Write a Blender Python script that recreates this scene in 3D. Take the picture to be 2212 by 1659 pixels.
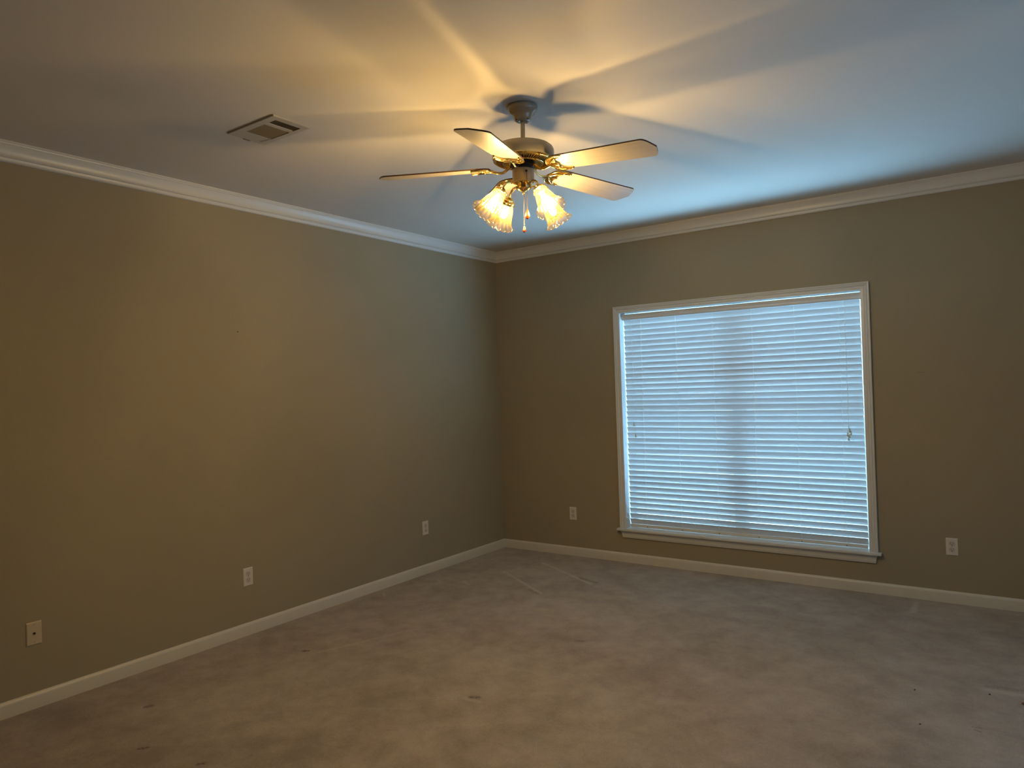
import bpy, bmesh, math, random
from mathutils import Vector, Matrix
random.seed(7)
S = bpy.context.scene
C = S.collection
for o in list(bpy.data.objects):
    bpy.data.objects.remove(o)

# ---------------------------------------------------------------- camera
CAM = Vector((4.0256, -5.4758, 1.5093)); YAW, PIT, ROL, FPX = -0.6161, 0.0055, -0.0333, 1538.3
fw = Vector((math.sin(YAW)*math.cos(PIT), math.cos(YAW)*math.cos(PIT), math.sin(PIT)))
r0 = Vector((math.cos(YAW), -math.sin(YAW), 0)); u0 = r0.cross(fw)
rt = math.cos(ROL)*r0 + math.sin(ROL)*u0; up = -math.sin(ROL)*r0 + math.cos(ROL)*u0
cam = bpy.data.objects.new('camera', bpy.data.cameras.new('camera')); C.objects.link(cam)
cam.matrix_world = Matrix((( rt.x, up.x, -fw.x, CAM.x), (rt.y, up.y, -fw.y, CAM.y), (rt.z, up.z, -fw.z, CAM.z), (0, 0, 0, 1)))
cam.data.sensor_width = 36; cam.data.lens = 36*FPX/2212; cam.data.clip_start = 0.02
S.camera = cam

# ---------------------------------------------------------------- world and daylight
W = bpy.data.worlds.new('world'); S.world = W; W.use_nodes = True
wn = W.node_tree.nodes; wl = W.node_tree.links
for n in list(wn): wn.remove(n)
wo = wn.new('ShaderNodeOutputWorld'); wb = wn.new('ShaderNodeBackground'); wtc = wn.new('ShaderNodeTexCoord')
wsep = wn.new('ShaderNodeSeparateXYZ'); wr = wn.new('ShaderNodeValToRGB'); wm = wn.new('ShaderNodeMath')
wm.operation = 'MULTIPLY_ADD'; wm.inputs[1].default_value = 0.5; wm.inputs[2].default_value = 0.5
wl.new(wtc.outputs['Generated'], wsep.inputs[0]); wl.new(wsep.outputs['Z'], wm.inputs[0])
wl.new(wm.outputs[0], wr.inputs[0]); wl.new(wr.outputs[0], wb.inputs[0]); wl.new(wb.outputs[0], wo.inputs[0])
cr = wr.color_ramp
for e in list(cr.elements)[1:]: cr.elements.remove(e)
# ramp position = (direction z + 1) / 2 : ground glow shaped to light the ceiling, dimmed band at the horizon, blue sky above
GND, HOR, SKY = 30.0, 3.6, 14.0
def rad(c, k): return (c[0]*k/30, c[1]*k/30, c[2]*k/30, 1)
cr.elements[0].position = 0.0; cr.elements[0].color = rad((0.27, 0.595, 0.95), GND)
for p, c, k in ((0.30, (0.27, 0.595, 0.95), GND), (0.42, (0.36, 0.66, 1.0), HOR*1.3), (0.49, (0.56, 0.78, 1.0), HOR), (0.53, (0.50, 0.74, 1.0), HOR), (0.70, (0.30, 0.67, 0.98), SKY), (1.0, (0.32, 0.62, 1.0), SKY)):
    e = cr.elements.new(p); e.color = rad(c, k)
wb.inputs[1].default_value = 30.0
def portal(name, loc, rot, sx, sy):
    l = bpy.data.lights.new(name, 'AREA'); l.shape = 'RECTANGLE'; l.size = sx; l.size_y = sy; l.cycles.is_portal = True
    o = bpy.data.objects.new(name, l); C.objects.link(o); o.location = loc; o.rotation_euler = rot
portal('window_daylight', (2.224, 0.205, 1.2), (math.radians(-90), 0, 0), 1.9, 1.86)
S.view_settings.view_transform = 'Standard'; S.view_settings.look = 'None'
S.view_settings.exposure = 0.0; S.view_settings.gamma = 1.0; S.view_settings.use_curve_mapping = False
BULB = 1420.0

# ---------------------------------------------------------------- dimensions
H = 2.798            # ceiling height
XR, YR = 5.30, -6.60 # right and rear walls
WX1, WX2, WZ1, WZ2 = 1.293, 3.155, 0.290, 2.110   # window opening
RX0, RX1 = 1.238, 3.214; CZ2 = 2.1704

# ---------------------------------------------------------------- helpers
def mat(name, col=(1, 1, 1), rough=0.5, metal=0.0, spec=0.5, **k):
    m = bpy.data.materials.new(name); m.use_nodes = True
    b = m.node_tree.nodes['Principled BSDF']
    b.inputs['Base Color'].default_value = (*col, 1); b.inputs['Roughness'].default_value = rough
    b.inputs['Metallic'].default_value = metal; b.inputs['Specular IOR Level'].default_value = spec
    for a, v in k.items(): b.inputs[a.replace('_', ' ')].default_value = v
    return m
class N:
    """small node-building helper"""
    def __init__(s, m): s.m = m; s.t = m.node_tree; s.b = s.t.nodes.get('Principled BSDF')
    def n(s, ty, **k):
        x = s.t.nodes.new(ty)
        for a, v in k.items(): setattr(x, a, v)
        return x
    def l(s, a, b): s.t.links.new(a, b)
    def math(s, op, a, b=None, c=None, clamp=False):
        x = s.n('ShaderNodeMath', operation=op); x.use_clamp = clamp
        for i, v in enumerate((a, b, c)):
            if v is None: continue
            if isinstance(v, (int, float)): x.inputs[i].default_value = v
            else: s.l(v, x.inputs[i])
        return x.outputs[0]
    def mix(s, f, a, b, mode='MIX'):
        x = s.n('ShaderNodeMix', data_type='RGBA', blend_type=mode)
        for i, v in ((0, f), (6, a), (7, b)):
            if isinstance(v, (int, float)): x.inputs[i].default_value = v
            elif isinstance(v, tuple): x.inputs[i].default_value = (*v, 1)[:4]
            else: s.l(v, x.inputs[i])
        return x.outputs[2]
    def noise(s, co, scale, detail=2, rough=0.5, dist=0):
        x = s.n('ShaderNodeTexNoise'); x.inputs['Scale'].default_value = scale; x.inputs['Detail'].default_value = detail
        x.inputs['Roughness'].default_value = rough; x.inputs['Distortion'].default_value = dist; s.l(co, x.inputs['Vector'])
        return x.outputs['Fac']
    def ramp(s, f, stops):
        x = s.n('ShaderNodeValToRGB'); r = x.color_ramp
        for e in list(r.elements)[1:]: r.elements.remove(e)
        r.elements[0].position = stops[0][0]; r.elements[0].color = (*stops[0][1], 1)
        for p, c in stops[1:]:
            e = r.elements.new(p); e.color = (*c, 1)
        s.l(f, x.inputs[0]); return x.outputs[0]
    def maprange(s, v, a, b, c=0.0, d=1.0, smooth=False):
        x = s.n('ShaderNodeMapRange'); x.clamp = True
        if smooth: x.interpolation_type = 'SMOOTHSTEP'
        s.l(v, x.inputs[0])
        for i, w in enumerate((a, b, c, d)): x.inputs[i+1].default_value = w
        return x.outputs[0]
    def bump(s, h, strength, dist):
        x = s.n('ShaderNodeBump'); x.inputs['Strength'].default_value = strength; x.inputs['Distance'].default_value = dist
        s.l(h, x.inputs['Height']); s.l(x.outputs[0], s.b.inputs['Normal'])

def link(name, bm, m, parent=None, smooth=False, angle=None):
    me = bpy.data.meshes.new(name)
    bmesh.ops.recalc_face_normals(bm, faces=bm.faces)
    bm.to_mesh(me); bm.free()
    for x in (m if isinstance(m, (list, tuple)) else [m]): me.materials.append(x)
    if smooth:
        for p in me.polygons: p.use_smooth = True
        me.set_sharp_from_angle(angle=math.radians(angle or 35))
    o = bpy.data.objects.new(name, me); C.objects.link(o)
    if parent: o.parent = parent
    return o
def tag(o, label, cat, group=None):
    o['label'] = label; o['category'] = cat
    if group: o['group'] = group
    return o
def thing(name, label, cat, loc=(0, 0, 0), rot=(0, 0, 0), group=None):
    o = bpy.data.objects.new(name, None); C.objects.link(o); o.location = loc; o.rotation_euler = rot
    o.empty_display_size = 0.05
    return tag(o, label, cat, group)
def struct(o, label=None):
    o['kind'] = 'structure'
    if label: o['label'] = label
    return o
def box(bm, a, b, mi=0, bev=0.0):
    x0, y0, z0 = a; x1, y1, z1 = b
    vs = [bm.verts.new(p) for p in ((x0, y0, z0), (x1, y0, z0), (x1, y1, z0), (x0, y1, z0), (x0, y0, z1), (x1, y0, z1), (x1, y1, z1), (x0, y1, z1))]
    fs = [bm.faces.new([vs[i] for i in f]) for f in ((0, 3, 2, 1), (4, 5, 6, 7), (0, 1, 5, 4), (1, 2, 6, 5), (2, 3, 7, 6), (3, 0, 4, 7))]
    for f in fs: f.material_index = mi
    if bev:
        es = {e for f in fs for e in f.edges}
        r = bmesh.ops.bevel(bm, geom=list(es), offset=bev, segments=2, affect='EDGES', profile=0.6)
        for f in r['faces']: f.material_index = mi
def lathe(bm, prof, n=48, axis=None, mi=0, origin=(0, 0, 0), fn=None, cap0=True, cap1=True):
    """prof: list of (radius, height); axis: 3x3 matrix mapping local z to the wanted axis"""
    M = axis or Matrix.Identity(3); O = Vector(origin); rings = []
    for k, (r, z) in enumerate(prof):
        ring = []
        for i in range(n):
            a = 2*math.pi*i/n; rr, zz = (r, z) if fn is None else fn(k, a, r, z)
            ring.append(bm.verts.new(O + M @ Vector((rr*math.cos(a), rr*math.sin(a), zz))))
        rings.append(ring)
    for q, w in zip(rings, rings[1:]):
        for i in range(n):
            f = bm.faces.new((q[i], q[(i+1) % n], w[(i+1) % n], w[i])); f.material_index = mi
    if cap0: bm.faces.new(rings[0]).material_index = mi
    if cap1: bm.faces.new(rings[-1][::-1]).material_index = mi
    return rings
def smoothpath(pts, n=6):
    P = [Vector(p) for p in pts]; out = []
    for i in range(len(P)-1):
        p0, p1, p2, p3 = P[max(i-1, 0)], P[i], P[i+1], P[min(i+2, len(P)-1)]
        for j in range(n):
            t = j/n
            out.append(0.5*((2*p1) + (p2-p0)*t + (2*p0-5*p1+4*p2-p3)*t*t + (3*p1-p0-3*p2+p3)*t**3))
    return out + [P[-1]]
def tube(bm, pts, r, n=10, mi=0, close=False, flat=1.0):
    P = [Vector(p) for p in pts]; rad = r if isinstance(r, (list, tuple)) else [r]*len(P)
    rings = []; nrm = None
    for i, p in enumerate(P):
        if close: t = (P[(i+1) % len(P)] - P[i-1]).normalized()
        else: t = (P[min(i+1, len(P)-1)] - P[max(i-1, 0)]).normalized()
        if nrm is None: nrm = t.orthogonal().normalized() if abs(t.z) > .9 else Vector((0, 0, 1)).cross(t).normalized()
        nrm = (nrm - t*nrm.dot(t)).normalized(); b = t.cross(nrm)
        rings.append([bm.verts.new(p + rad[i]*(math.cos(2*math.pi*k/n)*nrm + flat*math.sin(2*math.pi*k/n)*b)) for k in range(n)])
    m = len(rings)
    for i in range(m if close else m-1):
        q, w = rings[i], rings[(i+1) % m]
        for k in range(n):
            bm.faces.new((q[k], q[(k+1) % n], w[(k+1) % n], w[k])).material_index = mi
    if not close:
        bm.faces.new(rings[0][::-1]).material_index = mi; bm.faces.new(rings[-1]).material_index = mi
def ball(bm, c, r, u=8, v=6, mi=0, sc=(1, 1, 1)):
    g = bmesh.ops.create_uvsphere(bm, u_segments=u, v_segments=v, radius=r, matrix=Matrix.Translation(c) @ Matrix.Diagonal((*sc, 1)))
    for f in {f for vv in g['verts'] for f in vv.link_faces}: f.material_index = mi
def extrude_poly(bm, pts, d, mi=0, mi_side=None, mi_top=None):
    """pts: list of Vector on one plane (bottom face), d: Vector thickness"""
    a = [bm.verts.new(p) for p in pts]; b = [bm.verts.new(Vector(p)+d) for p in pts]
    f = bm.faces.new(a); f.material_index = mi
    g = bm.faces.new(b[::-1]); g.material_index = mi if mi_top is None else mi_top
    for i in range(len(a)):
        j = (i+1) % len(a); s = bm.faces.new((a[i], a[j], b[j], b[i])); s.material_index = mi if mi_side is None else mi_side
def profile_run(bm, prof, p0, p1, e_u, e_v, m0=0.0, m1=0.0, mi=0):
    """sweep a 2-D profile (u,v) from p0 to p1; m0/m1 shear the ends along the run by m*u for mitres"""
    p0, p1 = Vector(p0), Vector(p1); e_u, e_v = Vector(e_u), Vector(e_v); t = (p1-p0).normalized()
    A = [bm.verts.new(p0 + e_u*u + e_v*v + t*m0*u) for u, v in prof]
    B = [bm.verts.new(p1 + e_u*u + e_v*v - t*m1*u) for u, v in prof]
    for i in range(len(prof)):
        j = (i+1) % len(prof); bm.faces.new((A[i], A[j], B[j], B[i])).material_index = mi
    bm.faces.new(A[::-1]); bm.faces.new(B)
# ---------------------------------------------------------------- materials
def wall_material():
    m = mat('taupe_wall_paint', (0.30, 0.245, 0.165), 0.62, spec=0.25); N_ = N(m)
    tc = N_.n('ShaderNodeNewGeometry').outputs['Position']
    n1 = N_.noise(tc, 1.3, 3, 0.5); c = N_.ramp(n1, [(0.3, (0.318, 0.272, 0.183)), (0.7, (0.342, 0.293, 0.197))])
    # a faint horizontal scuff on the window wall
    sp = N_.n('ShaderNodeSeparateXYZ'); N_.l(tc, sp.inputs[0])
    dx = N_.math('ABSOLUTE', N_.math('SUBTRACT', sp.outputs[0], 3.505)); dz = N_.math('ABSOLUTE', N_.math('SUBTRACT', sp.outputs[2], 1.523))
    sc = N_.math('MULTIPLY', N_.maprange(dx, 0.018, 0.034, 1, 0), N_.maprange(dz, 0.0015, 0.0035, 1, 0))
    sc = N_.math('MULTIPLY', sc, N_.maprange(sp.outputs[1], -0.02, -0.01, 0, 1))
    c = N_.mix(N_.math('MULTIPLY', sc, 0.35), c, (0.17, 0.12, 0.07)); N_.l(c, N_.b.inputs['Base Color'])
    h = N_.math('ADD', N_.noise(tc, 260, 3, 0.6), N_.math('MULTIPLY', N_.noise(tc, 3.2, 2), 1.5))
    N_.bump(h, 0.12, 0.0012); return m
M_wall = wall_material()
def ceiling_material():
    m = mat('flat_ceiling_paint', (0.690, 0.640, 0.560), 0.9, spec=0.1); N_ = N(m)
    tc = N_.n('ShaderNodeNewGeometry').outputs['Position']
    N_.bump(N_.math('ADD', N_.noise(tc, 220, 3, 0.6), N_.math('MULTIPLY', N_.noise(tc, 2.2, 2), 2.0)), 0.10, 0.001); return m
M_ceil = ceiling_material()
M_trim = mat('semi_gloss_trim_paint', (0.66, 0.66, 0.625), 0.34, spec=0.5)
M_base = mat('cream_baseboard_paint', (0.60, 0.56, 0.47), 0.38, spec=0.5)
def carpet_material():
    m = mat('beige_cut_pile_carpet', (0.3, 0.25, 0.2), 0.95, spec=0.1, Sheen_Weight=0.25, Sheen_Roughness=0.5); N_ = N(m)
    pos = N_.n('ShaderNodeNewGeometry').outputs['Position']
    sp = N_.n('ShaderNodeSeparateXYZ'); N_.l(pos, sp.inputs[0]); X, Y = sp.outputs[0], sp.outputs[1]
    st = N_.n('ShaderNodeMapping'); st.inputs['Scale'].default_value = (1.0, 1.0, 1); st.inputs['Rotation'].default_value = (0, 0, 0.6); N_.l(pos, st.inputs[0])
    big = N_.noise(st.outputs[0], 1.5, 3, 0.6, 0.3); mid = N_.noise(st.outputs[0], 6.5, 6, 0.68, 0.2)
    fine = N_.noise(pos, 190, 3, 0.7); tuft = N_.noise(pos, 480, 2, 0.6)
    v = N_.math('ADD', N_.math('MULTIPLY', big, 0.42), N_.math('MULTIPLY', mid, 0.58)); grit = N_.noise(pos, 75, 3, 0.7); v = N_.math('ADD', v, N_.math('MULTIPLY', N_.math('SUBTRACT', grit, 0.5), 0.22))
    c = N_.ramp(v, [(0.38, (0.212, 0.158, 0.113)), (0.5, (0.332, 0.266, 0.206)), (0.62, (0.440, 0.368, 0.300))])
    c = N_.mix(N_.maprange(fine, 0.3, 0.7, 0, 0.55), c, (0.17, 0.13, 0.098)); c = N_.mix(N_.maprange(tuft, 0.35, 0.7, 0, 0.42), c, (0.56, 0.49, 0.41))
    # pulled pile: pressed lines where furniture stood. distance to a segment, cast to masks
    def seg(x0, y0, x1, y1, w0, w1):
        L = math.hypot(x1-x0, y1-y0); ux, uy = (x1-x0)/L, (y1-y0)/L
        a = N_.math('ADD', N_.math('MULTIPLY', N_.math('SUBTRACT', X, x0), ux), N_.math('MULTIPLY', N_.math('SUBTRACT', Y, y0), uy))
        b = N_.math('ADD', N_.math('MULTIPLY', N_.math('SUBTRACT', X, x0), -uy), N_.math('MULTIPLY', N_.math('SUBTRACT', Y, y0), ux))
        over = N_.math('MAXIMUM', N_.math('SUBTRACT', a, L), N_.math('MULTIPLY', a, -1.0)); over = N_.math('MAXIMUM', over, 0.0)
        wob = N_.math('MULTIPLY', N_.math('SUBTRACT', mid, 0.5), 0.03)
        d = N_.math('SQRT', N_.math('ADD', N_.math('POWER', over, 2.0), N_.math('POWER', N_.math('ABSOLUTE', N_.math('ADD', b, wob)), 2.0)))
        return N_.maprange(d, w0, w1, 1, 0, True)
    lights = [(0.52, -0.74, 1.15, -1.13, .002, .022, .45), (0.66, -0.36, 1.34, -0.74, .003, .026, .5), (3.442, -0.11, 3.445, -0.34, .008, .028, .45),
              (3.87, -1.43, 4.04, -1.42, .006, .035, .4), (0.10, -1.69, 0.16, -1.74, .002, .016, .4), (0.20, -1.20, 0.27, -1.24, .002, .02, .35),
              (0.42, -1.14, 0.52, -1.20, .004, .03, .3), (0.65, -2.75, 0.86, -2.18, .002, .024, .22), (1.78, -2.79, 1.86, -2.79, .004, .028, .3),
              (0.83, -0.51, 0.84, -0.52, .004, .02, .4), (1.40, -3.15, 1.62, -3.02, .004, .02, .12)]
    darks = [(1.20, -0.635, 1.36, -0.685, .004, .030, .55), (1.00, -1.08, 1.13, -1.15, .002, .022, .35), (3.87, -1.385, 4.05, -1.35, .004, .03, .35),
             (0.555, -2.780, 0.568, -2.768, .006, .024, .9), (0.486, -3.68, 0.497, -3.665, .004, .024, .85), (0.880, -3.915, 0.900, -3.890, .002, .018, .85),
             (1.225, -3.85, 1.24, -3.83, .002, .018, .8), (1.80, -2.765, 1.83, -2.750, .004, .024, .8), (1.86, -1.84, 1.885, -1.83, .004, .030, .5),
             (1.60, -1.88, 1.80, -1.85, .01, .10, .22), (1.95, -1.98, 2.05, -2.0, .02, .12, .25), (3.83, -1.885, 3.86, -1.885, .001, .008, .5), (3.84, -1.91, 3.86, -1.92, .001, .007, .6),
             (0.63, -1.86, 0.635, -1.86, .003, .02, .4), (0.05, -3.95, 0.3, -3.9, .03, .16, .2)]
    def tot(L):
        acc = None
        for x0, y0, x1, y1, w0, w1, k in L:
            q = N_.math('MULTIPLY', seg(x0, y0, x1, y1, w0, w1), k); acc = q if acc is None else N_.math('MAXIMUM', acc, q)
        return acc
    lm_, dm_ = tot(lights), tot(darks); brk = N_.maprange(N_.noise(pos, 95, 2, 0.6), 0.40, 0.54, 0.0, 1.0); dm_ = N_.math('MULTIPLY', dm_, N_.math('MULTIPLY_ADD', brk, 0.75, 0.25))
    c = N_.mix(N_.math('MULTIPLY', lm_, 1.0), c, (0.55, 0.48, 0.40)); c = N_.mix(dm_, c, (0.07, 0.042, 0.024))
    N_.l(c, N_.b.inputs['Base Color'])
    h = N_.math('ADD', N_.math('MULTIPLY', fine, 0.7), N_.math('MULTIPLY', tuft, 0.35)); h = N_.math('ADD', h, N_.math('MULTIPLY', mid, 1.6))
    h = N_.math('ADD', h, N_.math('MULTIPLY', lm_, 1.0)); h = N_.math('SUBTRACT', h, N_.math('MULTIPLY', dm_, 1.6))
    N_.bump(h, 0.55, 0.006); return m
M_carpet = carpet_material()
M_brass = mat('polished_brass', (0.92, 0.71, 0.28), 0.16, 1.0)
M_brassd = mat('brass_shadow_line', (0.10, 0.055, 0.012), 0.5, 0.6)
M_black = mat('black_recess', (0.012, 0.010, 0.008), 0.6)
M_fan = mat('cream_enamel_metal', (0.38, 0.335, 0.245), 0.22, spec=0.55)
def blade_material():
    m = mat('whitewashed_blade_face', (0.74, 0.66, 0.54), 0.38, spec=0.3); N_ = N(m)
    tc = N_.n('ShaderNodeTexCoord').outputs['Object']; mp = N_.n('ShaderNodeMapping'); mp.inputs['Scale'].default_value = (1.5, 22, 1); N_.l(tc, mp.inputs[0])
    c = N_.ramp(N_.noise(mp.outputs[0], 4, 5, 0.6, 0.4), [(0.3, (0.235, 0.205, 0.165)), (0.7, (0.28, 0.25, 0.21))])
    d = N_.noise(tc, 9, 4, 0.7); sp = N_.n('ShaderNodeSeparateXYZ'); N_.l(tc, sp.inputs[0])
    e = N_.math('MULTIPLY', N_.maprange(sp.outputs[0], 0.55, 0.64, 0, 1), N_.maprange(d, 0.48, 0.62, 0, 0.32))
    c = N_.mix(e, c, (0.24, 0.21, 0.17)); N_.l(c, N_.b.inputs['Base Color']); return m
M_blade = blade_material()
M_bladeedge = mat('dark_brown_blade_edge', (0.075, 0.042, 0.02), 0.45)  # dark brown for the blade's edge and top faces
M_cord = mat('cream_cord', (0.85, 0.82, 0.76), 0.7)
M_chain = mat('copper_ball_chain', (0.05, 0.026, 0.013), 0.5, 0.0)
M_fob = mat('amber_wood_pull', (0.16, 0.035, 0.006), 0.2, spec=0.5)
M_plate = mat('white_plastic_plate', (0.66, 0.62, 0.56), 0.35, spec=0.5)
M_ivory = mat('ivory_plastic_plate', (0.55, 0.46, 0.33), 0.35, spec=0.5)
M_recept = mat('receptacle_plastic', (0.55, 0.51, 0.46), 0.4)
M_slot = mat('outlet_slot_dark', (0.03, 0.022, 0.016), 0.6)
M_screw = mat('plate_screw_paint', (0.34, 0.28, 0.2), 0.4)
M_vent = mat('register_enamel', (0.52, 0.48, 0.40), 0.45)
M_louver = mat('register_louver_shade', (0.20, 0.145, 0.065), 0.6)
def slat_material():
    m = mat('faux_wood_slat', (0.64, 0.64, 0.62), 0.42, spec=0.4); N_ = N(m)
    tr = N_.n('ShaderNodeBsdfTranslucent'); tr.inputs[0].default_value = (0.60, 0.62, 0.64, 1); mx = N_.n('ShaderNodeMixShader'); mx.inputs[0].default_value = 0.13
    out = m.node_tree.nodes['Material Output']; N_.l(N_.b.outputs[0], mx.inputs[1]); N_.l(tr.outputs[0], mx.inputs[2]); N_.l(mx.outputs[0], out.inputs[0]); return m
M_slat = slat_material()
def glass_pane():
    m = mat('window_glass'); N_ = N(m); t = N_.n('ShaderNodeBsdfTransparent'); g = N_.n('ShaderNodeBsdfGlossy'); g.inputs['Roughness'].default_value = 0.02
    mx = N_.n('ShaderNodeMixShader'); mx.inputs[0].default_value = 0.05; out = m.node_tree.nodes['Material Output']; t.inputs[0].default_value = (0.97, 0.98, 0.98, 1)
    N_.l(t.outputs[0], mx.inputs[1]); N_.l(g.outputs[0], mx.inputs[2]); N_.l(mx.outputs[0], out.inputs[0]); return m
M_glass = glass_pane()
def shade_glass():
    m = mat('ribbed_shade_glass'); N_ = N(m); N_.t.nodes.remove(N_.b)
    t = N_.n('ShaderNodeBsdfTransparent'); t.inputs[0].default_value = (1.0, 0.95, 0.84, 1)
    d = N_.n('ShaderNodeBsdfTranslucent'); d.inputs[0].default_value = (0.072, 0.050, 0.017, 1)
    df = N_.n('ShaderNodeBsdfDiffuse'); df.inputs[0].default_value = (0.072, 0.050, 0.017, 1)
    g = N_.n('ShaderNodeBsdfGlossy'); g.inputs['Roughness'].default_value = 0.08
    uv = N_.n('ShaderNodeAttribute'); uv.attribute_name = 'along'
    a = N_.n('ShaderNodeMixShader'); a.inputs[0].default_value = 0.5; N_.l(d.outputs[0], a.inputs[1]); N_.l(df.outputs[0], a.inputs[2])
    ra = N_.n('ShaderNodeAttribute'); ra.attribute_name = 'ridge'
    low = N_.maprange(uv.outputs['Fac'], 0.25, 0.62, 0, 1, True); rv = N_.math('MULTIPLY_ADD', ra.outputs['Fac'], 0.42, 0.14)
    b = N_.n('ShaderNodeMixShader'); N_.l(N_.math('ADD', N_.math('MULTIPLY', rv, low), N_.math('MULTIPLY', N_.math('SUBTRACT', 1.0, low), 0.60), clamp=True), b.inputs[0]); N_.l(t.outputs[0], b.inputs[1]); N_.l(a.outputs[0], b.inputs[2])
    fr = N_.n('ShaderNodeLayerWeight'); fr.inputs[0].default_value = 0.35
    c = N_.n('ShaderNodeMixShader'); N_.l(N_.math('MULTIPLY', fr.outputs['Facing'], 0.35), c.inputs[0]); N_.l(b.outputs[0], c.inputs[1]); N_.l(g.outputs[0], c.inputs[2])
    N_.l(c.outputs[0], m.node_tree.nodes['Material Output'].inputs[0]); return m
M_shade = shade_glass()
def emis(name, col, st):
    m = bpy.data.materials.new(name); m.use_nodes = True; t = m.node_tree; t.nodes.remove(t.nodes['Principled BSDF'])
    e = t.nodes.new('ShaderNodeEmission'); e.inputs[0].default_value = (*col, 1); e.inputs[1].default_value = st
    t.links.new(e.outputs[0], t.nodes['Material Output'].inputs[0]); return m
M_bulb = emis('lit_bulb', (1.0, 0.685, 0.285), BULB)

# ---------------------------------------------------------------- room shell
T = 0.20
bm = bmesh.new(); box(bm, (-T, YR-T, -0.12), (XR+T, T, 0.0)); struct(link('floor', bm, M_carpet), 'worn beige cut pile carpet over the whole floor')
bm = bmesh.new(); box(bm, (-T, YR-T, H), (XR+T, T, H+0.12)); struct(link('ceiling', bm, M_ceil), 'flat white ceiling')
bm = bmesh.new(); box(bm, (-T, YR-T, 0), (0, 0, H)); struct(link('wall_left', bm, M_wall), 'long blank taupe wall on the left')
def holed_wall(bm, ax, a0, a1, d0, d1, h0, h1, z0, z1):
    """wall along x (ax=0) or y (ax=1) with a rectangular opening h0..h1, z0..z1"""
    def B(p, q, zz0, zz1):
        if ax == 0: box(bm, (p, d0, zz0), (q, d1, zz1))
        else: box(bm, (d0, p, zz0), (d1, q, zz1))
    B(a0, h0, 0, H); B(h1, a1, 0, H); B(h0, h1, 0, z0); B(h0, h1, z1, H)
bm = bmesh.new(); holed_wall(bm, 0, -T, XR+T, 0, T, WX1-0.02, WX2+0.02, WZ1-0.03, WZ2+0.02)
bmesh.ops.remove_doubles(bm, verts=bm.verts, dist=1e-5); struct(link('wall_back', bm, M_wall), 'taupe wall that holds the window')
bm = bmesh.new(); holed_wall(bm, 1, YR, 0, XR, XR+T, -3.30, -1.70, 0.45, 2.15); struct(link('wall_right', bm, M_wall), 'taupe wall to the right of the camera, with a window opening')
bm = bmesh.new(); box(bm, (-T, YR-T, 0), (XR+T, YR, H)); struct(link('wall_rear', bm, M_wall), 'taupe wall behind the camera')
portal('side_daylight', (XR+0.10, -2.50, 1.3), (0, math.radians(90), 0), 1.7, 1.6)

# crown moulding: profile in (out from wall, down from ceiling), hollow cove with bead and fillets
PR, DR = 0.051, 0.097
crown = [(0, 0), (PR, 0), (PR, 0.008), (PR-0.007, 0.0088), (PR-0.009, 0.015)]
for k in range(9):
    a = k/8; crown.append((PR-0.013-0.021*math.sin(a*math.pi/2)**0.8, 0.016+0.050*a))
crown += [(0.0225, 0.0675), (0.0255, 0.0705), (0.0255, 0.0735), (0.0215, 0.0755), (0.0150, 0.0765), (0.0145, 0.081), (0.0120, 0.0875), (0.0155, 0.0890), (0.0160, 0.0935), (0.0110, DR), (0, DR)]
base_p = [(0, 0), (0.0145, 0), (0.0145, 0.060), (0.0125, 0.068), (0.0075, 0.0745), (0.0035, 0.0773), (0, 0.0773)]
def room_trim(name, prof, z, sgn, m, side, lab):
    bm = bmesh.new(); ez = (0, 0, sgn)
    if side == 'left': profile_run(bm, prof, (0, 0, z), (0, YR, z), (1, 0, 0), ez, 1, 1)
    if side == 'back': profile_run(bm, prof, (0, 0, z), (XR, 0, z), (0, -1, 0), ez, 1, 1)
    if side == 'right': profile_run(bm, prof, (XR, 0, z), (XR, YR, z), (-1, 0, 0), ez, 1, 1)
    if side == 'rear': profile_run(bm, prof, (0, YR, z), (XR, YR, z), (0, 1, 0), ez, 1, 1)
    return struct(link(name, bm, m, smooth=True, angle=28), lab)
for i, s in enumerate(('left', 'back', 'right', 'rear')):
    room_trim('trim_%d' % (i+1), crown, H, -1, M_trim, s, 'white crown moulding along the %s wall' % s)
    room_trim('baseboard_%s' % s, base_p, 0, 1, M_base, s, 'cream baseboard along the foot of the %s wall' % s)

# ---------------------------------------------------------------- the window in the back wall
win = struct(bpy.data.objects.new('window_1', None), 'large double hung window pair with white casing, stool and apron'); C.objects.link(win); win.location = (2.224, 0, WZ1)
def wpart(name, bm, m, parent=win, **k):
    bmesh.ops.translate(bm, verts=bm.verts, vec=-Vector(win.location)) if parent is win or parent.parent is win else None
    return link(name, bm, m, parent, **k)
cas = [(0, 0), (0.0, 0.009), (0.003, 0.0115), (0.014, 0.0125), (0.020, 0.0135), (0.024, 0.0105), (0.028, 0.0115), (0.034, 0.0165), (0.038, 0.0185), (0.041, 0.0155), (0.044, 0.0150), (0.047, 0.0195), (0.054, 0.0205), (0.0565, 0.018), (0.0565, 0)]
bm = bmesh.new()
profile_run(bm, cas, (WX1, 0, WZ1), (WX1, 0, WZ2), (-1, 0, 0), (0, -1, 0), 0, -1)
profile_run(bm, cas, (WX2, 0, WZ1), (WX2, 0, WZ2), (1, 0, 0), (0, -1, 0), 0, -1)
profile_run(bm, cas, (WX1, 0, WZ2), (WX2, 0, WZ2), (0, 0, 1), (0, -1, 0), -1, -1)
wpart('window_casing', bm, M_trim, smooth=True, angle=25)
bm = bmesh.new()   # jamb liner
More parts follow.
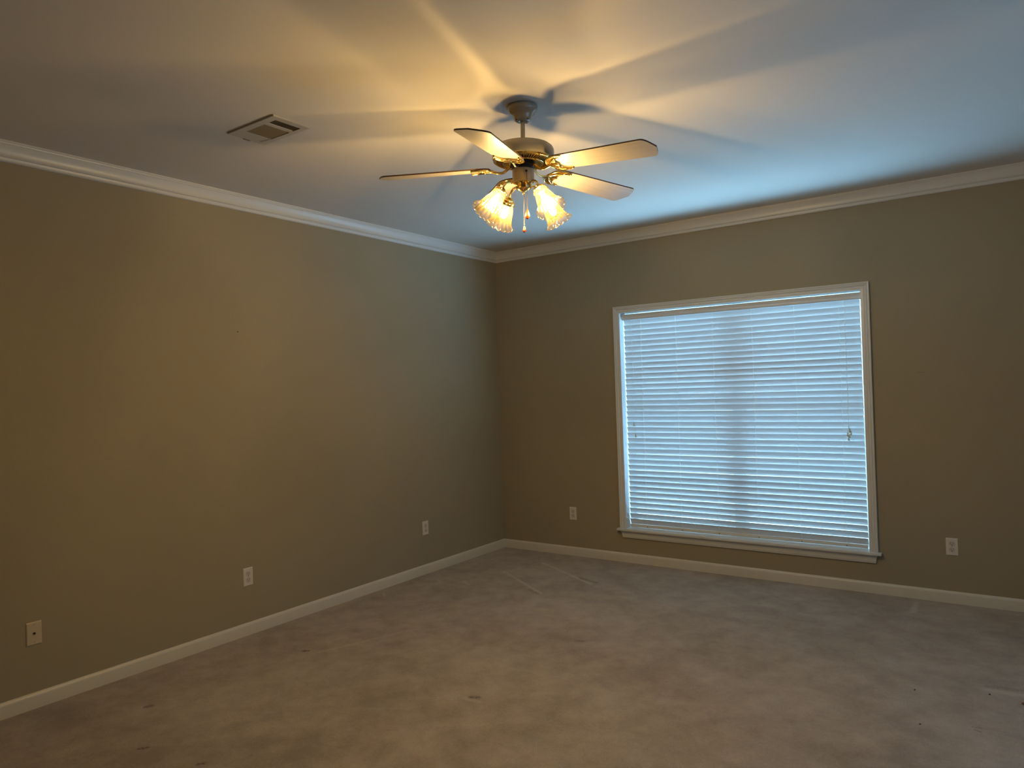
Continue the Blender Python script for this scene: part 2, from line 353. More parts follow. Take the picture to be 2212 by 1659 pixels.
box(bm, (WX1-0.02, 0, WZ1-0.02), (WX1, 0.20, WZ2+0.02)); box(bm, (WX2, 0, WZ1-0.02), (WX2+0.02, 0.20, WZ2+0.02)); box(bm, (WX1, 0, WZ2), (WX2, 0.20, WZ2+0.02))
wpart('window_jamb', bm, M_trim)
bm = bmesh.new(); box(bm, (RX0-0.020, -0.048, WZ1-0.0195), (RX1+0.020, 0.0, WZ1-0.001), bev=0.004); box(bm, (WX1, -0.002, WZ1-0.0195), (WX2, 0.20, WZ1-0.001))
wpart('window_sill', bm, M_trim, smooth=True, angle=30)
apr = [(0, 0.0), (0.030, 0.0), (0.029, -0.006), (0.024, -0.010), (0.020, -0.018), (0.0165, -0.030), (0.016, -0.046), (0.0125, -0.052), (0.012, -0.060), (0.0, -0.060)]
bm = bmesh.new(); zz = WZ1-0.0195
# returns are cut back as the profile narrows
A = [bm.verts.new((RX0+0.004 + (0.030-u)*0.9, -u, zz+v)) for u, v in apr]; B = [bm.verts.new((RX1-0.004 - (0.030-u)*0.9, -u, zz+v)) for u, v in apr]
for i in range(len(apr)): j = (i+1) % len(apr); bm.faces.new((A[i], A[j], B[j], B[i]))
bm.faces.new(A[::-1]); bm.faces.new(B); wpart('window_apron', bm, M_trim, smooth=True, angle=28)
xm = 2.224
M_sash = mat('white_vinyl_sash', (0.70, 0.69, 0.67), 0.4)
bm = bmesh.new(); box(bm, (xm-0.023, 0.155, WZ1), (xm+0.023, 0.20, WZ2)); wpart('mullion', bm, M_sash)
for a, b in ((WX1, xm-0.023), (xm+0.023, WX2)):
    for lo, hi, y in ((WZ1, 1.215, 0.152), (1.185, WZ2, 0.176)):
        bm = bmesh.new(); w = 0.030
        box(bm, (a, y, lo), (a+w, y+0.022, hi)); box(bm, (b-w, y, lo), (b, y+0.022, hi)); box(bm, (a+w, y, lo), (b-w, y+0.022, lo+w)); box(bm, (a+w, y, hi-w), (b-w, y+0.022, hi))
        sa = wpart('window_sash', bm, M_sash)
        bm = bmesh.new(); box(bm, (a+w, y+0.009, lo+w), (b-w, y+0.013, hi-w)); wpart('window_pane', bm, M_glass, parent=sa)

# the side window: plain frame and light-dimming pane in the right wall, outside the frame
win2 = struct(bpy.data.objects.new('window_2', None), 'window in the right wall, out of view'); C.objects.link(win2); win2.location = (XR, -2.50, 1.3)
bm = bmesh.new()
for a, b in (((0, -0.8, -0.85), (0.15, -0.76, 0.85)), ((0, 0.76, -0.85), (0.15, 0.8, 0.85)), ((0, -0.76, -0.85), (0.15, 0.76, -0.81)), ((0, -0.76, 0.81), (0.15, 0.76, 0.85)), ((0.06, -0.02, -0.81), (0.10, 0.02, 0.81))): box(bm, a, b)
link('window_frame', bm, M_trim, win2)
bm = bmesh.new(); box(bm, (0.075, -0.76, -0.81), (0.079, 0.76, 0.81)); M_dimpane = mat('daylight_dimming_pane'); _t = M_dimpane.node_tree; _g = _t.nodes.new('ShaderNodeBsdfTransparent'); _g.inputs[0].default_value = (0.36, 0.37, 0.39, 1); _t.links.new(_g.outputs[0], _t.nodes['Material Output'].inputs[0])  # pane tint added to dim the daylight from this side
link('window_pane', bm, M_dimpane, win2)
bm = bmesh.new(); box(bm, (T+0.001, -1.3, -1.15), (T+1.3, 1.3, -1.05)); link('ground_light_blocker', bm, M_trim, win2)  # unseen slab added to keep ground light out of the side window

# ---------------------------------------------------------------- window blind
BY, PITCH, TILT = 0.066, 0.04573, math.radians(67.4)
bx0, bx1 = 1.298, 3.139; ZS0 = 2.0325
blind = thing('window_blind', 'white two inch slat blind lowered and tilted nearly shut across the whole window', 'blind', (2.219, BY, WZ1))
def bpart(name, bm, m, parent=blind, **k):
    bmesh.ops.translate(bm, verts=bm.verts, vec=-Vector(blind.location)); return link(name, bm, m, parent, **k)
bm = bmesh.new(); nsl = 38
for i in range(nsl):
    zc = ZS0 - i*PITCH; sag = 0.0012*math.sin(i*1.7) ; dt = math.radians(random.uniform(-0.9, 0.9)); x0 = bx0+random.uniform(-.001, .001); x1 = bx1+random.uniform(-.001, .001)
    ct, st = math.cos(TILT+dt), math.sin(TILT+dt); nseg = 12; cross = []
    # cross-section in (s along width, n thickness) with a gentle crown; inner (room) edge up
    top = [(-0.025+0.05*j/6, 0.0013+0.0022*(1-((j-3)/3)**2)) for j in range(7)]; bot = [(s, n-0.0027) for s, n in top[::-1]]
    for s, n in top+bot: cross.append((-(s*ct) + n*st*1.0, s*st + n*ct))   # (y, z): +s goes up and towards the room
    rings = []
    for j in range(nseg+1):
        x = x0+(x1-x0)*j/nseg; dz = -0.0016*math.sin(math.pi*j/nseg)*(0.5+0.5*math.sin(i*2.3)) + sag*0.3
        rings.append([bm.verts.new((x, BY+y, zc+z+dz)) for y, z in cross])
    nn = len(cross)
    for q, w in zip(rings, rings[1:]):
        for k in range(nn): bm.faces.new((q[k], q[(k+1) % nn], w[(k+1) % nn], w[k]))
    bm.faces.new(rings[0][::-1]); bm.faces.new(rings[-1])
bpart('slats', bm, M_slat, smooth=True, angle=40)
bm = bmesh.new(); zr = ZS0 - nsl*PITCH + 0.001
box(bm, (bx0, BY-0.010, WZ1+0.002), (bx1, BY+0.012, WZ1+0.0262), bev=0.003)
rail = bpart('bottom_rail', bm, M_trim, smooth=True)
M_button = mat('brown_cord_button', (0.12, 0.10, 0.08), 0.5)
for x in (1.455, 1.764, 2.072, 2.381, 2.692, 3.000):
    bm = bmesh.new(); ball(bm, (x, BY-0.0105, WZ1+0.012), 0.0042, sc=(1, 0.4, 1))
    bmesh.ops.translate(bm, verts=bm.verts, vec=-Vector(blind.location)); link('cord_button', bm, M_button, rail)
bm = bmesh.new(); box(bm, (WX1+0.004, 0.042, 2.052), (WX2-0.004, 0.100, 2.103), bev=0.002); bpart('headrail', bm, M_trim)
bm = bmesh.new()
val = [(0, 0), (0.006, -0.002), (0.010, 0.004), (0.011, 0.012), (0.008, 0.018), (0.010, 0.024), (0.011, 0.032), (0.006, 0.036), (0, 0.036)]
profile_run(bm, val, (WX1+0.003, 0.036, 2.055), (WX2-0.003, 0.036, 2.055), (0, -1, 0), (0, 0, 1.19)); bpart('valance', bm, M_trim, smooth=True, angle=30)
for x in (1.455, 1.764, 2.072, 2.381, 2.692, 3.000):
    bm = bmesh.new()
    yi = BY - 0.025*math.cos(TILT) - 0.0016; yo = BY + 0.025*math.cos(TILT) + 0.0016
    tube(bm, [(x, yi, 2.05), (x, yi, WZ1+0.02)], 0.0009, 6); tube(bm, [(x, yo, 2.05), (x, yo, WZ1+0.02)], 0.0009, 6)
    for i in range(nsl): tube(bm, [(x, yi, ZS0-i*PITCH+0.019), (x, yo, ZS0-i*PITCH-0.027)], 0.0006, 4)
    bpart('ladder_cord', bm, M_cord)
M_tass = mat('ivory_tassel', (0.55, 0.50, 0.36), 0.4)
def cordset(x, zend, tass, n):
    bm = bmesh.new(); y = 0.028
    pts = [(x, y, 2.052)] + [(x+0.0012*math.sin(k*1.9), y, 2.052-(2.052-zend)*k/10) for k in range(1, 11)]
    for k in range(n): tube(bm, [(p[0]+0.0022*(k-(n-1)/2), p[1], p[2]) for p in pts], 0.0008, 6)
    lc = bpart('lift_cord', bm, M_cord)
    for tx, tz, s in tass:
        bm = bmesh.new(); tube(bm, [(x, y, zend+0.01), (tx, y-0.004, tz+0.012)], 0.0008, 6); 
        lathe(bm, [(0.0018, 0.016), (0.0035, 0.014), (0.0042, 0.004), (0.0062, -0.010), (0.0070, -0.014), (0.004, -0.016)], 12, origin=(tx, y-0.004, tz))
        bmesh.ops.translate(bm, verts=bm.verts, vec=-Vector(blind.location)); link('cord_tassel', bm, M_tass, lc, smooth=True)
cordset(3.045, 1.150, [(3.052, 1.128, 1), (3.060, 1.108, 1), (3.036, 1.098, 1), (3.050, 1.088, 1), (3.043, 1.070, 1)], 2)
cordset(1.385, 1.17, [(1.378, 1.165, 1), (1.392, 1.072, 1)], 1)

# ---------------------------------------------------------------- ceiling fan
FX, FY = 2.2163, -2.7643
NEAR = math.radians(-56.29)    # azimuth of the camera seen from the fan
fan = thing('ceiling_fan', 'cream and brass five blade ceiling fan with four lit ribbed glass lamps', 'ceiling fan', (FX, FY, H), (-0.0011, 0.0230, 0))
def az(a, r, z): return Vector((r*math.cos(a), r*math.sin(a), z))
bm = bmesh.new()
lathe(bm, [(0.064, 0.003), (0.069, -0.002), (0.0695, -0.010), (0.067, -0.020), (0.060, -0.030), (0.050, -0.038), (0.0445, -0.046), (0.042, -0.056), (0.038, -0.064), (0.030, -0.069), (0.019, -0.070), (0.015, -0.066)], 64)
can = link('canopy', bm, M_fan, fan, smooth=True, angle=50)
for a in (NEAR-0.95, NEAR+0.75, NEAR+2.6):
    bm = bmesh.new(); ball(bm, az(a, 0.0345, -0.0665), 0.0038, sc=(1, 1, 0.7)); link('canopy_screw', bm, M_black, can)
bm = bmesh.new(); lathe(bm, [(0.0103, -0.05), (0.0103, -0.178)], 24); lathe(bm, [(0.0105, -0.148), (0.0155, -0.152), (0.0175, -0.160), (0.0175, -0.184)], 24); ball(bm, az(NEAR-1.6, 0.020, -0.166), 0.0042, sc=(1.5, 1.5, .8))
link('downrod', bm, M_fan, fan, smooth=True)
bm = bmesh.new()
lathe(bm, [(0.02, -0.176), (0.085, -0.177), (0.112, -0.180), (0.126, -0.185), (0.136, -0.193), (0.1415, -0.204), (0.1425, -0.214), (0.1425, -0.240), (0.139, -0.246), (0.132, -0.247), (0.05, -0.247)], 96)
link('motor_housing', bm, M_fan, fan, smooth=True, angle=40)
bm = bmesh.new()     # brass band, dark recess, radial fins and bead rows under the motor
lathe(bm, [(0.1385, -0.2455), (0.1395, -0.2485), (0.1375, -0.2515), (0.134, -0.252), (0.1325, -0.2545), (0.129, -0.256), (0.125, -0.2555), (0.125, -0.2475)], 96, cap0=False, cap1=False)
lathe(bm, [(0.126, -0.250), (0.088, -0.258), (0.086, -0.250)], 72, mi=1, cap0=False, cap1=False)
for k in range(60):
    a = 2*math.pi*k/60; t = Vector((-math.sin(a), math.cos(a), 0))*0.0017; o_, i_ = az(a, 0.127, 0), az(a, 0.090, 0)
    vs = [o_-t+Vector((0, 0, -0.2495)), o_+t+Vector((0, 0, -0.2495)), i_+t+Vector((0, 0, -0.258)), i_-t+Vector((0, 0, -0.258))]
    extrude_poly(bm, vs, Vector((0, 0, -0.0048)))
for R_, z_, n_ in ((0.0905, -0.2645, 64), (0.1255, -0.2575, 84)):
    for k in range(n_): ball(bm, az(2*math.pi*k/n_, R_, z_), 0.0026, 6, 5)
lathe(bm, [(0.093, -0.258), (0.094, -0.263), (0.090, -0.2655), (0.080, -0.266), (0.062, -0.262), (0.050, -0.255), (0.05, -0.247)], 72, cap0=False, cap1=False)
link('vent_ring', bm, [M_brass, M_brassd], fan, smooth=True, angle=35)
bm = bmesh.new(); lathe(bm, [(0.052, -0.250), (0.060, -0.268), (0.060, -0.276), (0.044, -0.280), (0.040, -0.296)], 40); link('rotor_hub', bm, M_black, fan, smooth=True)
bm = bmesh.new(); lathe(bm, [(0.036, -0.289), (0.046, -0.2895), (0.0500, -0.292), (0.0505, -0.296), (0.0505, -0.343), (0.0485, -0.3485), (0.044, -0.350), (0.02, -0.350)], 64)
sw = link('switch_housing', bm, M_fan, fan, smooth=True, angle=40)
bm = bmesh.new(); ball(bm, az(NEAR+0.28, 0.0505, -0.3085), 0.0058, 10, 8, sc=(1, 1, 1)); link('chain_grommet', bm, M_black, sw)
bm = bmesh.new()     # fluted brass fitter bowl and finial
lathe(bm, [(0.040, -0.349), (0.040, -0.356), (0.036, -0.360), (0.0355, -0.374), (0.033, -0.379), (0.020, -0.386), (0.011, -0.390), (0.0065, -0.392), (0.0075, -0.396), (0.0055, -0.401), (0.002, -0.404)], 64,
      fn=lambda k, a, r, z: (r*(1-0.035*abs(math.sin(a*5))) if 2 <= k <= 4 else r, z))
link('light_fitter', bm, M_brass, fan, smooth=True, angle=50)

# blades and irons
TH, PH, DRP, ZB = 4.9972, 0.1783, 0.0603, -0.28245
def bladeM(k):
    al = TH + k*2*math.pi/5; d0 = Vector((math.cos(al), math.sin(al), 0)); t0 = Vector((-math.sin(al), math.cos(al), 0))
    d = d0*math.cos(DRP) - Vector((0, 0, 1))*math.sin(DRP); n = d.cross(t0); t = t0*math.cos(PH) - n*math.sin(PH); n2 = d.cross(t)
    return Matrix(((d.x, t.x, n2.x, 0), (d.y, t.y, n2.y, 0), (d.z, t.z, n2.z, ZB), (0, 0, 0, 1)))
out = []
def arc(cx, cy, r, a0, a1, n=5):
    return [(cx+r*math.cos(math.radians(a0+(a1-a0)*i/n)), cy+r*math.sin(math.radians(a0+(a1-a0)*i/n))) for i in range(n+1)]
half = [(0.6644, 0.0), (0.6615, 0.010), (0.6575, 0.022), (0.6530, 0.036), (0.6480, 0.050), (0.6430, 0.060), (0.6375, 0.068), (0.6300, 0.0735), (0.6200, 0.0752)]
half += [(0.45, 0.0705), (0.30, 0.0668), (0.205, 0.0640)] + [(0.185, 0.0615), (0.170, 0.054), (0.160, 0.042), (0.154, 0.026), (0.152, 0.010)]
outline = half + [(r, -t) for r, t in half[::-1][:-1]]
bmB = bmesh.new(); extrude_poly(bmB, [Vector((r, t, 0)) for r, t in outline], Vector((0, 0, 0.0062)), mi=0, mi_side=1, mi_top=1)
bmesh.ops.recalc_face_normals(bmB, faces=bmB.faces); blade_me = bpy.data.meshes.new('blade'); bmB.to_mesh(blade_me); bmB.free(); blade_me.materials.append(M_blade); blade_me.materials.append(M_bladeedge)
# iron: crescent plate with raised rims, scrolls and screws, and a swept arm; in blade coordinates (below the blade is -z)
bmI = bmesh.new()
co = smoothpath([(0.240, -0.060, 0), (0.205, -0.0665, 0), (0.172, -0.060, 0), (0.152, -0.043, 0), (0.142, -0.020, 0), (0.139, 0, 0), (0.142, 0.020, 0), (0.152, 0.043, 0), (0.172, 0.060, 0), (0.205, 0.0665, 0), (0.240, 0.060, 0)], 4)
ci = smoothpath([(0.238, 0.054, 0), (0.212, 0.050, 0), (0.196, 0.036, 0), (0.190, 0.020, 0), (0.191, 0.008, 0), (0.199, 0, 0), (0.191, -0.008, 0), (0.190, -0.020, 0), (0.196, -0.036, 0), (0.212, -0.050, 0), (0.238, -0.054, 0)], 4)
# plate as two strips so that it stays a clean crescent
m_ = len(co)
cir = ci[::-1]
lo = -0.0045; vA = [bmI.verts.new((p.x, p.y, -0.0006)) for p in co]; vB = [bmI.verts.new((p.x, p.y, -0.0006)) for p in cir]; vC = [bmI.verts.new((p.x, p.y, lo)) for p in co]; vD = [bmI.verts.new((p.x, p.y, lo)) for p in cir]
for i in range(m_-1):
    bmI.faces.new((vA[i], vA[i+1], vB[i+1], vB[i])); bmI.faces.new((vC[i], vD[i], vD[i+1], vC[i+1])); bmI.faces.new((vA[i], vC[i], vC[i+1], vA[i+1])); bmI.faces.new((vB[i], vB[i+1], vD[i+1], vD[i]))
tube(bmI, [(p.x, p.y, lo-0.001) for p in co], [0.0016+0.0018*math.sin(math.pi*i/(m_-1)) for i in range(m_)], 8)
tube(bmI, [(p.x, p.y, lo-0.001) for p in ci], [0.0018+0.0016*math.sin(math.pi*i/(m_-1)) for i in range(m_)], 8)
tube(bmI, smoothpath([(0.143, 0.0, lo-.002), (0.158, 0.014, lo-.003), (0.170, 0.030, lo-.003), (0.190, 0.045, lo-.003), (0.214, 0.056, lo-.002)], 5), 0.0024, 8)
tube(bmI, smoothpath([(0.143, 0.0, lo-.002), (0.158, -0.014, lo-.003), (0.170, -0.030, lo-.003), (0.190, -0.045, lo-.003), (0.214, -0.056, lo-.002)], 5), 0.0024, 8)
tube(bmI, smoothpath([(0.143, 0, lo-.003), (0.165, 0.0, lo-.004), (0.198, 0, lo-.002)], 5), [0.0045]*3+[0.0038]*4+[0.003]*4, 8)
for x, y in ((0.166, 0.0), (0.200, 0.052), (0.200, -0.052), (0.236, 0.057), (0.236, -0.057), (0.180, 0.034), (0.180, -0.034)): ball(bmI, (x, y, lo-0.003), 0.0042, 8, 6, sc=(1, 1, 0.7))
bmesh.ops.recalc_face_normals(bmI, faces=bmI.faces); iron_me = bpy.data.meshes.new('iron_plate'); bmI.to_mesh(iron_me); bmI.free(); iron_me.materials.append(M_brass)
for p in iron_me.polygons: p.use_smooth = True
iron_me.set_sharp_from_angle(angle=math.radians(40))
for k in range(5):
    M = bladeM(k)
    b = bpy.data.objects.new('blade', blade_me); C.objects.link(b); b.parent = fan; b.matrix_local = M
    pl = bpy.data.objects.new('blade_iron', iron_me); C.objects.link(pl); pl.parent = b
    al = TH + k*2*math.pi/5; Mi = M.inverted()
    path = smoothpath([az(al, 0.046, -0.270), az(al, 0.060, -0.277), az(al, 0.078, -0.293), az(al, 0.096, -0.3035), az(al, 0.118, -0.3045), az(al, 0.146, -0.2975), az(al, 0.156, -0.297)], 5)
    nP = len(path); bm = bmesh.new(); tube(bm, [Mi @ p for p in path], [0.0058-0.0018*math.sin(math.pi*i/(nP-1)) for i in range(nP)], 10, flat=1.5)
    ball(bm, Mi @ az(al, 0.060, -0.280), 0.0065, 8, 6)
    link('blade_arm', bm, M_brass, b, smooth=True)

# lamps: four ribbed bell shades on swept brass arms
def shade_mesh():
    bm = bmesh.new(); ns = 192; LEN = 0.128
    prof = [(0.0255, 0.0), (0.0285, 0.003), (0.0290, 0.010), (0.0285, 0.016), (0.0300, 0.024), (0.0340, 0.036), (0.0375, 0.048), (0.0405, 0.062), (0.0430, 0.076), (0.0460, 0.090), (0.0500, 0.103), (0.0555, 0.114), (0.0615, 0.122), (0.0655, 0.127)]
    def fn(k, a, r, z):
        s = max(0.0, (z-0.018)/0.11); rib = abs(math.sin(a*8))            # 16 lobes
        fine = 0.5+0.5*math.cos(a*48)
        r2 = r*(1 + 0.085*s*(rib-0.6) + 0.006*s*fine); z2 = z + 0.0055*s**3*(rib-0.6)
        return r2, z2
    lay = bm.verts.layers.float.new('along'); lay2 = bm.verts.layers.float.new('ridge')
    rings = lathe(bm, prof, ns, fn=fn, cap0=False, cap1=False)
    for k, ring in enumerate(rings):
        for i, v in enumerate(ring): v[lay] = prof[k][1]/0.127; v[lay2] = abs(math.sin(2*math.pi*i/ns*8))**0.7 * (0.75+0.25*math.cos(2*math.pi*i/ns*48))
    rim = [v.co.copy() for v in rings[-1]]
    tube(bm, rim[::2], 0.0013, 6, close=True)
    for v in bm.verts:
        if v[lay] == 0.0 and v.co.z > 0.1: v[lay] = 0.3; v[lay2] = 1.6
    me = bpy.data.meshes.new('glass_shade'); bmesh.ops.recalc_face_normals(bm, faces=bm.faces); bm.to_mesh(me); bm.free(); me.materials.append(M_shade)
    for p in me.polygons: p.use_smooth = True
    return me
shade_me = shade_mesh()
bmb = bmesh.new()
lathe(bmb, [(0.003, 0.088), (0.009, 0.085), (0.0135, 0.079), (0.0160, 0.070), (0.0155, 0.060), (0.0125, 0.049), (0.0100, 0.038), (0.0095, 0.026)], 16)
bulb_me = bpy.data.meshes.new('bulb'); bmesh.ops.recalc_face_normals(bmb, faces=bmb.faces); bmb.to_mesh(bulb_me); bmb.free(); bulb_me.materials.append(M_bulb)
for p in bulb_me.polygons: p.use_smooth = True
bmc = bmesh.new()    # socket cup with scalloped holder rim and three thumbscrews
lathe(bmc, [(0.006, -0.020), (0.0125, -0.018), (0.0175, -0.012), (0.020, -0.006), (0.0285, -0.002), (0.0325, 0.003), (0.0330, 0.008), (0.0310, 0.0125), (0.0318, 0.015), (0.0300, 0.015), (0.0300, 0.004), (0.018, -0.002)], 40, cap1=False)
for k in range(24): ball(bmc, (0.0325*math.cos(k*math.pi/12), 0.0325*math.sin(k*math.pi/12), 0.0125), 0.0024, 6, 5)
for k in range(3):
    a = k*2*math.pi/3+0.5; ball(bmc, (0.037*math.cos(a), 0.037*math.sin(a), 0.006), 0.0036, 8, 6)
cup_me = bpy.data.meshes.new('socket_cup'); bmesh.ops.recalc_face_normals(bmc, faces=bmc.faces); bmc.to_mesh(cup_me); bmc.free(); cup_me.materials.append(M_brass)
for p in cup_me.polygons: p.use_smooth = True
cup_me.set_sharp_from_angle(angle=math.radians(40))
SH_T = math.radians(39)
LAMP0 = NEAR + math.radians(-54.5)     # lamp to the left and slightly towards the camera
for k in range(4):
    a = LAMP0 + k*math.pi/2
    ax = Vector((math.sin(SH_T)*math.cos(a), math.sin(SH_T)*math.sin(a), -math.cos(SH_T)))   # pointing out and down
    o_ = az(a, 0.124, -0.408)
    xa = Vector((-math.sin(a), math.cos(a), 0)); ya = ax.cross(xa)
    ML = Matrix(((xa.x, ya.x, ax.x, o_.x), (xa.y, ya.y, ax.y, o_.y), (xa.z, ya.z, ax.z, o_.z), (0, 0, 0, 1)))
    bm = bmesh.new(); e_ = o_ - ax*0.019
    path = smoothpath([az(a, 0.032, -0.366), az(a, 0.050, -0.360), az(a, 0.072, -0.3565), az(a, 0.094, -0.364), az(a, 0.108, -0.379), e_ + ax*0.004], 6)
    tube(bm, path, 0.0048, 10)
    arm = link('lamp_arm', bm, M_brass, fan, smooth=True)
    for me in (cup_me, bulb_me):
        o = bpy.data.objects.new(me.name, me); C.objects.link(o); o.parent = arm; o.matrix_local = ML
    o = bpy.data.objects.new('glass_shade', shade_me); C.objects.link(o); o.parent = arm; o.matrix_local = ML
# pull chains
def chain(p0, zend, fob_r, fob_l, pre=None):
    bm = bmesh.new()
    if pre: tube(bm, [pre, p0], 0.0011, 6, mi=1)  # upper stretch coloured black to stand for the unlit chain
    n = int((p0.z-zend)/0.0032)
    for i in range(n): ball(bm, (p0.x+0.0010*math.sin(i*0.21), p0.y, p0.z-i*0.0032), 0.0019, 6, 4)
    c = link('pull_chain', bm, [M_chain, M_black], fan, smooth=True)
    bm = bmesh.new(); r, L = fob_r, fob_l
    lathe(bm, [(0.0015, 0), (0.0028, -0.04*L), (0.40*r, -0.12*L), (0.66*r, -0.32*L), (0.93*r, -0.58*L), (r, -0.72*L), (0.88*r, -0.87*L), (0.5*r, -0.97*L), (0.15*r, -L)], 20, origin=(p0.x, p0.y, zend))
    link('pull_fob', bm, M_fob, c, smooth=True)
chain(Vector((0.001, 0, -0.402)), -0.548, 0.0085, 0.030)
g = az(NEAR+0.28, 0.0555, -0.3105)
chain(g + Vector((0.001, 0, -0.075)), -0.482, 0.0105, 0.047, pre=g)

# ---------------------------------------------------------------- ceiling register
vent = thing('ceiling_vent', 'painted metal air register in the ceiling left of the fan', 'air vent', (1.1095, -3.3240, H))
vx0, vx1, vy0, vy1 = -0.1790, 0.1790, -0.1040, 0.1040     # local extents
def vp(name, bm, m, parent=vent, **k): return link(name, bm, m, parent, **k)
bm = bmesh.new()
ix0, ix1, iy0, iy1 = -0.085, 0.142, -0.0665, 0.0760
z0, z1 = -0.0075, -0.0005
for a, b in (((vx0, vy0), (ix0, vy1)), ((ix1, vy0), (vx1, vy1)), ((ix0, vy0), (ix1, iy0)), ((ix0, iy1), (ix1, vy1)), ((0.0585, iy0), (0.0825, iy1))):
    box(bm, (a[0], a[1], z0), (b[0], b[1], z1))
vp('frame', bm, M_vent)
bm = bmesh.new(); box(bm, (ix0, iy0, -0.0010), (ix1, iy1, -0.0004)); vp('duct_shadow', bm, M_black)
bm = bmesh.new()
def louv(x0, x1, n, tilt):
    for i in range(n):
        x = x0 + (x1-x0)*(i+0.5)/n; w = (x1-x0)/n*0.62; c_, s_ = math.cos(tilt), math.sin(tilt)
        p = [(x-w*c_, -0.0042-0.0035*s_), (x+w*c_, -0.0042+0.0035*s_)]
        vs = [Vector((p[0][0], iy0, p[0][1])), Vector((p[1][0], iy0, p[1][1])), Vector((p[1][0], iy1, p[1][1])), Vector((p[0][0], iy1, p[0][1]))]
        extrude_poly(bm, vs, Vector((0, 0, 0.0008)))
louv(ix0, 0.0585, 22, 0.6); louv(0.0825, ix1, 6, -0.5); vp('louvers', bm, M_louver)
bm = bmesh.new()
for i in range(6): box(bm, (-0.148+0.0105*i, 0.052+0.0025*i, z0-0.0006), (-0.144+0.0105*i, 0.068+0.0012*i, z0+0.0002))
vp('slot_row', bm, M_louver)
bm = bmesh.new(); box(bm, (-0.1795, -0.020, z0-0.0030), (-0.1740, 0.018, z0)); vp('damper_lever', bm, M_louver)
for x, y in ((-0.170, -0.032), (0.168, 0.004)):
    bm = bmesh.new(); ball(bm, (x, y, z0), 0.0032, sc=(1, 1, .5)); vp('screw', bm, M_screw)

# ---------------------------------------------------------------- wall plates
def plate_base(t, m, w=0.035, h=0.057, d=0.0055):
    bm = bmesh.new(); f = [bm.verts.new(p) for p in ((-w, 0, -h), (w, 0, -h), (w, 0, h), (-w, 0, h))]
    g_ = [bm.verts.new(p) for p in ((-w+.001, -d*.55, -h+.001), (w-.001, -d*.55, -h+.001), (w-.001, -d*.55, h-.001), (-w+.001, -d*.55, h-.001))]
    k_ = [bm.verts.new(p) for p in ((-w+.0045, -d, -h+.0045), (w-.0045, -d, -h+.0045), (w-.0045, -d, h-.0045), (-w+.0045, -d, h-.0045))]
    for A_, B_ in ((f, g_), (g_, k_)):
        for i in range(4): bm.faces.new((A_[i], A_[(i+1) % 4], B_[(i+1) % 4], B_[i]))
    bm.faces.new(k_); bm.faces.new(f[::-1]); return link('cover_plate', bm, m, t)
def screw(t, z, m=M_screw, r=0.0031):
    bm = bmesh.new(); lathe(bm, [(r, 0), (r*.9, 0.0008), (r*.4, 0.0012)], 14, axis=Matrix(((1, 0, 0), (0, 0, -1), (0, 1, 0))), origin=(0, -0.0050, z)); link('screw', bm, m, t)
def outlet(label, x, y, z, rz, m, mr):
    t = thing('wall_outlet', label, 'outlet', (x, y, z), (0, 0, rz), 'duplex outlets low on the walls')
    plate_base(t, m); screw(t, 0.0)
    for s in (1, -1):
        bm = bmesh.new(); zc = s*0.0195; pts = []
        for i in range(32):
            a = 2*math.pi*i/32; pts.append(Vector((0.0172*math.cos(a), -0.0050, zc + max(-0.0143, min(0.0143, 0.0172*math.sin(a))))))
        extrude_poly(bm, pts, Vector((0, -0.0016, 0))); rc = link('receptacle', bm, mr, t)
        bm = bmesh.new(); yy = -0.0067
        box(bm, (-0.0076, yy-0.0002, zc-0.0005), (-0.0050, yy+0.0006, zc+0.0085)); box(bm, (0.0050, yy-0.0002, zc+0.0005), (0.0076, yy+0.0006, zc+0.0080))
        lathe(bm, [(0.0029, 0), (0.0029, 0.0009)], 14, axis=Matrix(((1, 0, 0), (0, 0, -1), (0, 1, 0))), origin=(0, yy+0.0006, zc-0.0072)); link('socket_slots', bm, M_slot, rc)
        # moulded rim around the receptacle
        bm = bmesh.new(); tube(bm, [p+Vector((0, -0.0006, 0)) for p in pts], 0.0007, 5, close=True); link('receptacle_rim', bm, M_screw, rc)
    return t
LZ = math.radians(90)
outlet('white duplex outlet on the left wall, midway along and nearest the camera', 0, -2.7674, 0.3651, LZ, M_plate, M_recept)
outlet('white duplex outlet on the left wall close to the room corner', 0, -1.0991, 0.3748, LZ, M_plate, M_recept)
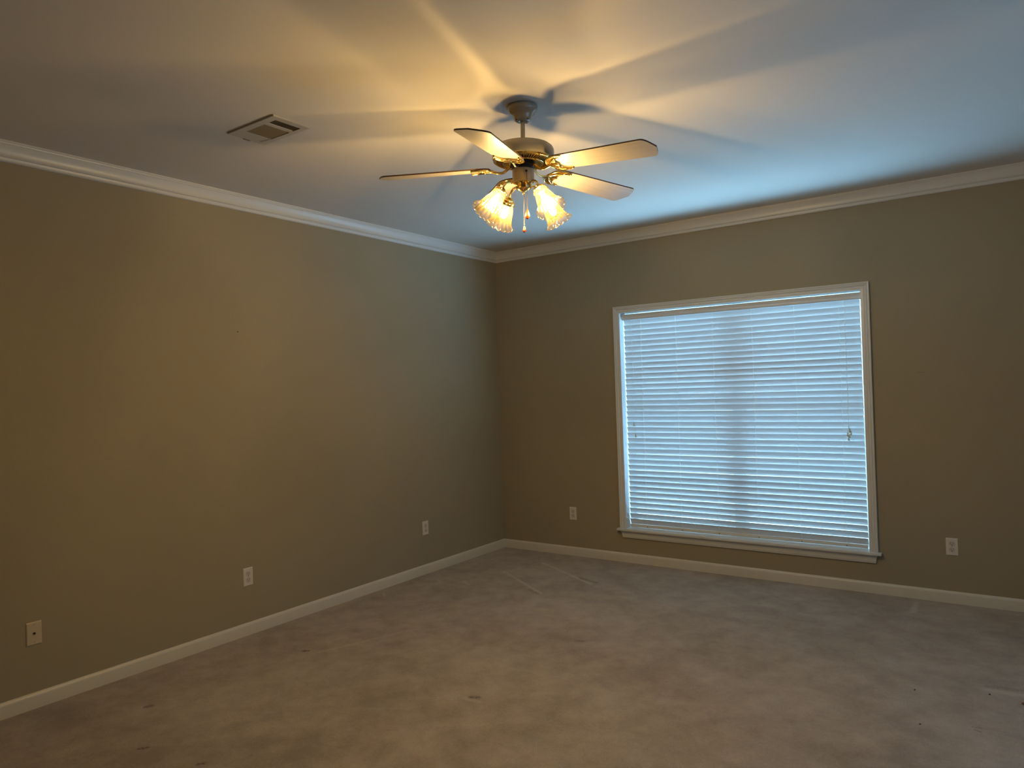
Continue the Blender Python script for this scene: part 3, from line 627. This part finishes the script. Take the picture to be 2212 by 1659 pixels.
outlet('white duplex outlet on the window wall between the corner and the window', 0.7683, 0, 0.3735, 0, M_plate, M_recept)
outlet('white duplex outlet on the window wall right of the window', 3.6472, 0, 0.3694, 0, M_plate, M_recept)
t = thing('cable_plate', 'ivory cable wall plate with one dark jack hole, low on the left wall', 'wall plate', (0, -3.977, 0.3683), (0, 0, LZ))
plate_base(t, M_ivory); screw(t, 0.042); screw(t, -0.042)
bm = bmesh.new(); Ax = Matrix(((1, 0, 0), (0, 0, -1), (0, 1, 0)))
lathe(bm, [(0.0062, 0), (0.0062, 0.0022), (0.0050, 0.0024)], 6, axis=Ax, origin=(0, -0.0052, 0.001), mi=1); lathe(bm, [(0.0048, 0), (0.0048, 0.0062), (0.003, 0.0064)], 16, axis=Ax, origin=(0, -0.0052, 0.001))
link('cable_jack', bm, [M_black, M_brassd], t, smooth=True)

# small things
nl = thing('nail', 'tiny dark nail in the middle of the left wall', 'nail', (0, -2.790, 1.923), (0, 0, LZ))
bm = bmesh.new(); lathe(bm, [(0.0014, -0.004), (0.0014, 0.007), (0.0036, 0.0075), (0.0036, 0.0090)], 12, axis=Ax); link('nail_shank', bm, M_slot, nl)
def crumb(label, x, y, s, col, sc=(1, 1, .6)):
    bm = bmesh.new(); ball(bm, (0, 0, s*0.5), s, 7, 5, sc=sc)
    for v in bm.verts: v.co += Vector((random.uniform(-1, 1), random.uniform(-1, 1), random.uniform(-.4, .6)))*s*0.22
    o = tag(link('carpet_crumb', bm, mat('crumb', col, 0.8)), label, 'crumb', 'crumbs on the carpet'); o.location = (x, y, 0.0); o.rotation_euler[2] = random.uniform(0, 3)
crumb('dark crumb on the carpet at right, alone below the window corner', 3.584, -1.605, 0.0045, (0.03, 0.02, 0.015))
crumb('dark crumb on the carpet at far right, just under the pale crease', 3.879, -1.488, 0.0045, (0.05, 0.04, 0.03))
crumb('small dark crumb on the carpet nearest the camera at right', 3.642, -1.974, 0.0040, (0.03, 0.02, 0.015))
crumb('reddish brown crumb at the right edge of the photo', 4.011, -1.531, 0.010, (0.16, 0.06, 0.035), (1.2, .7, .5))
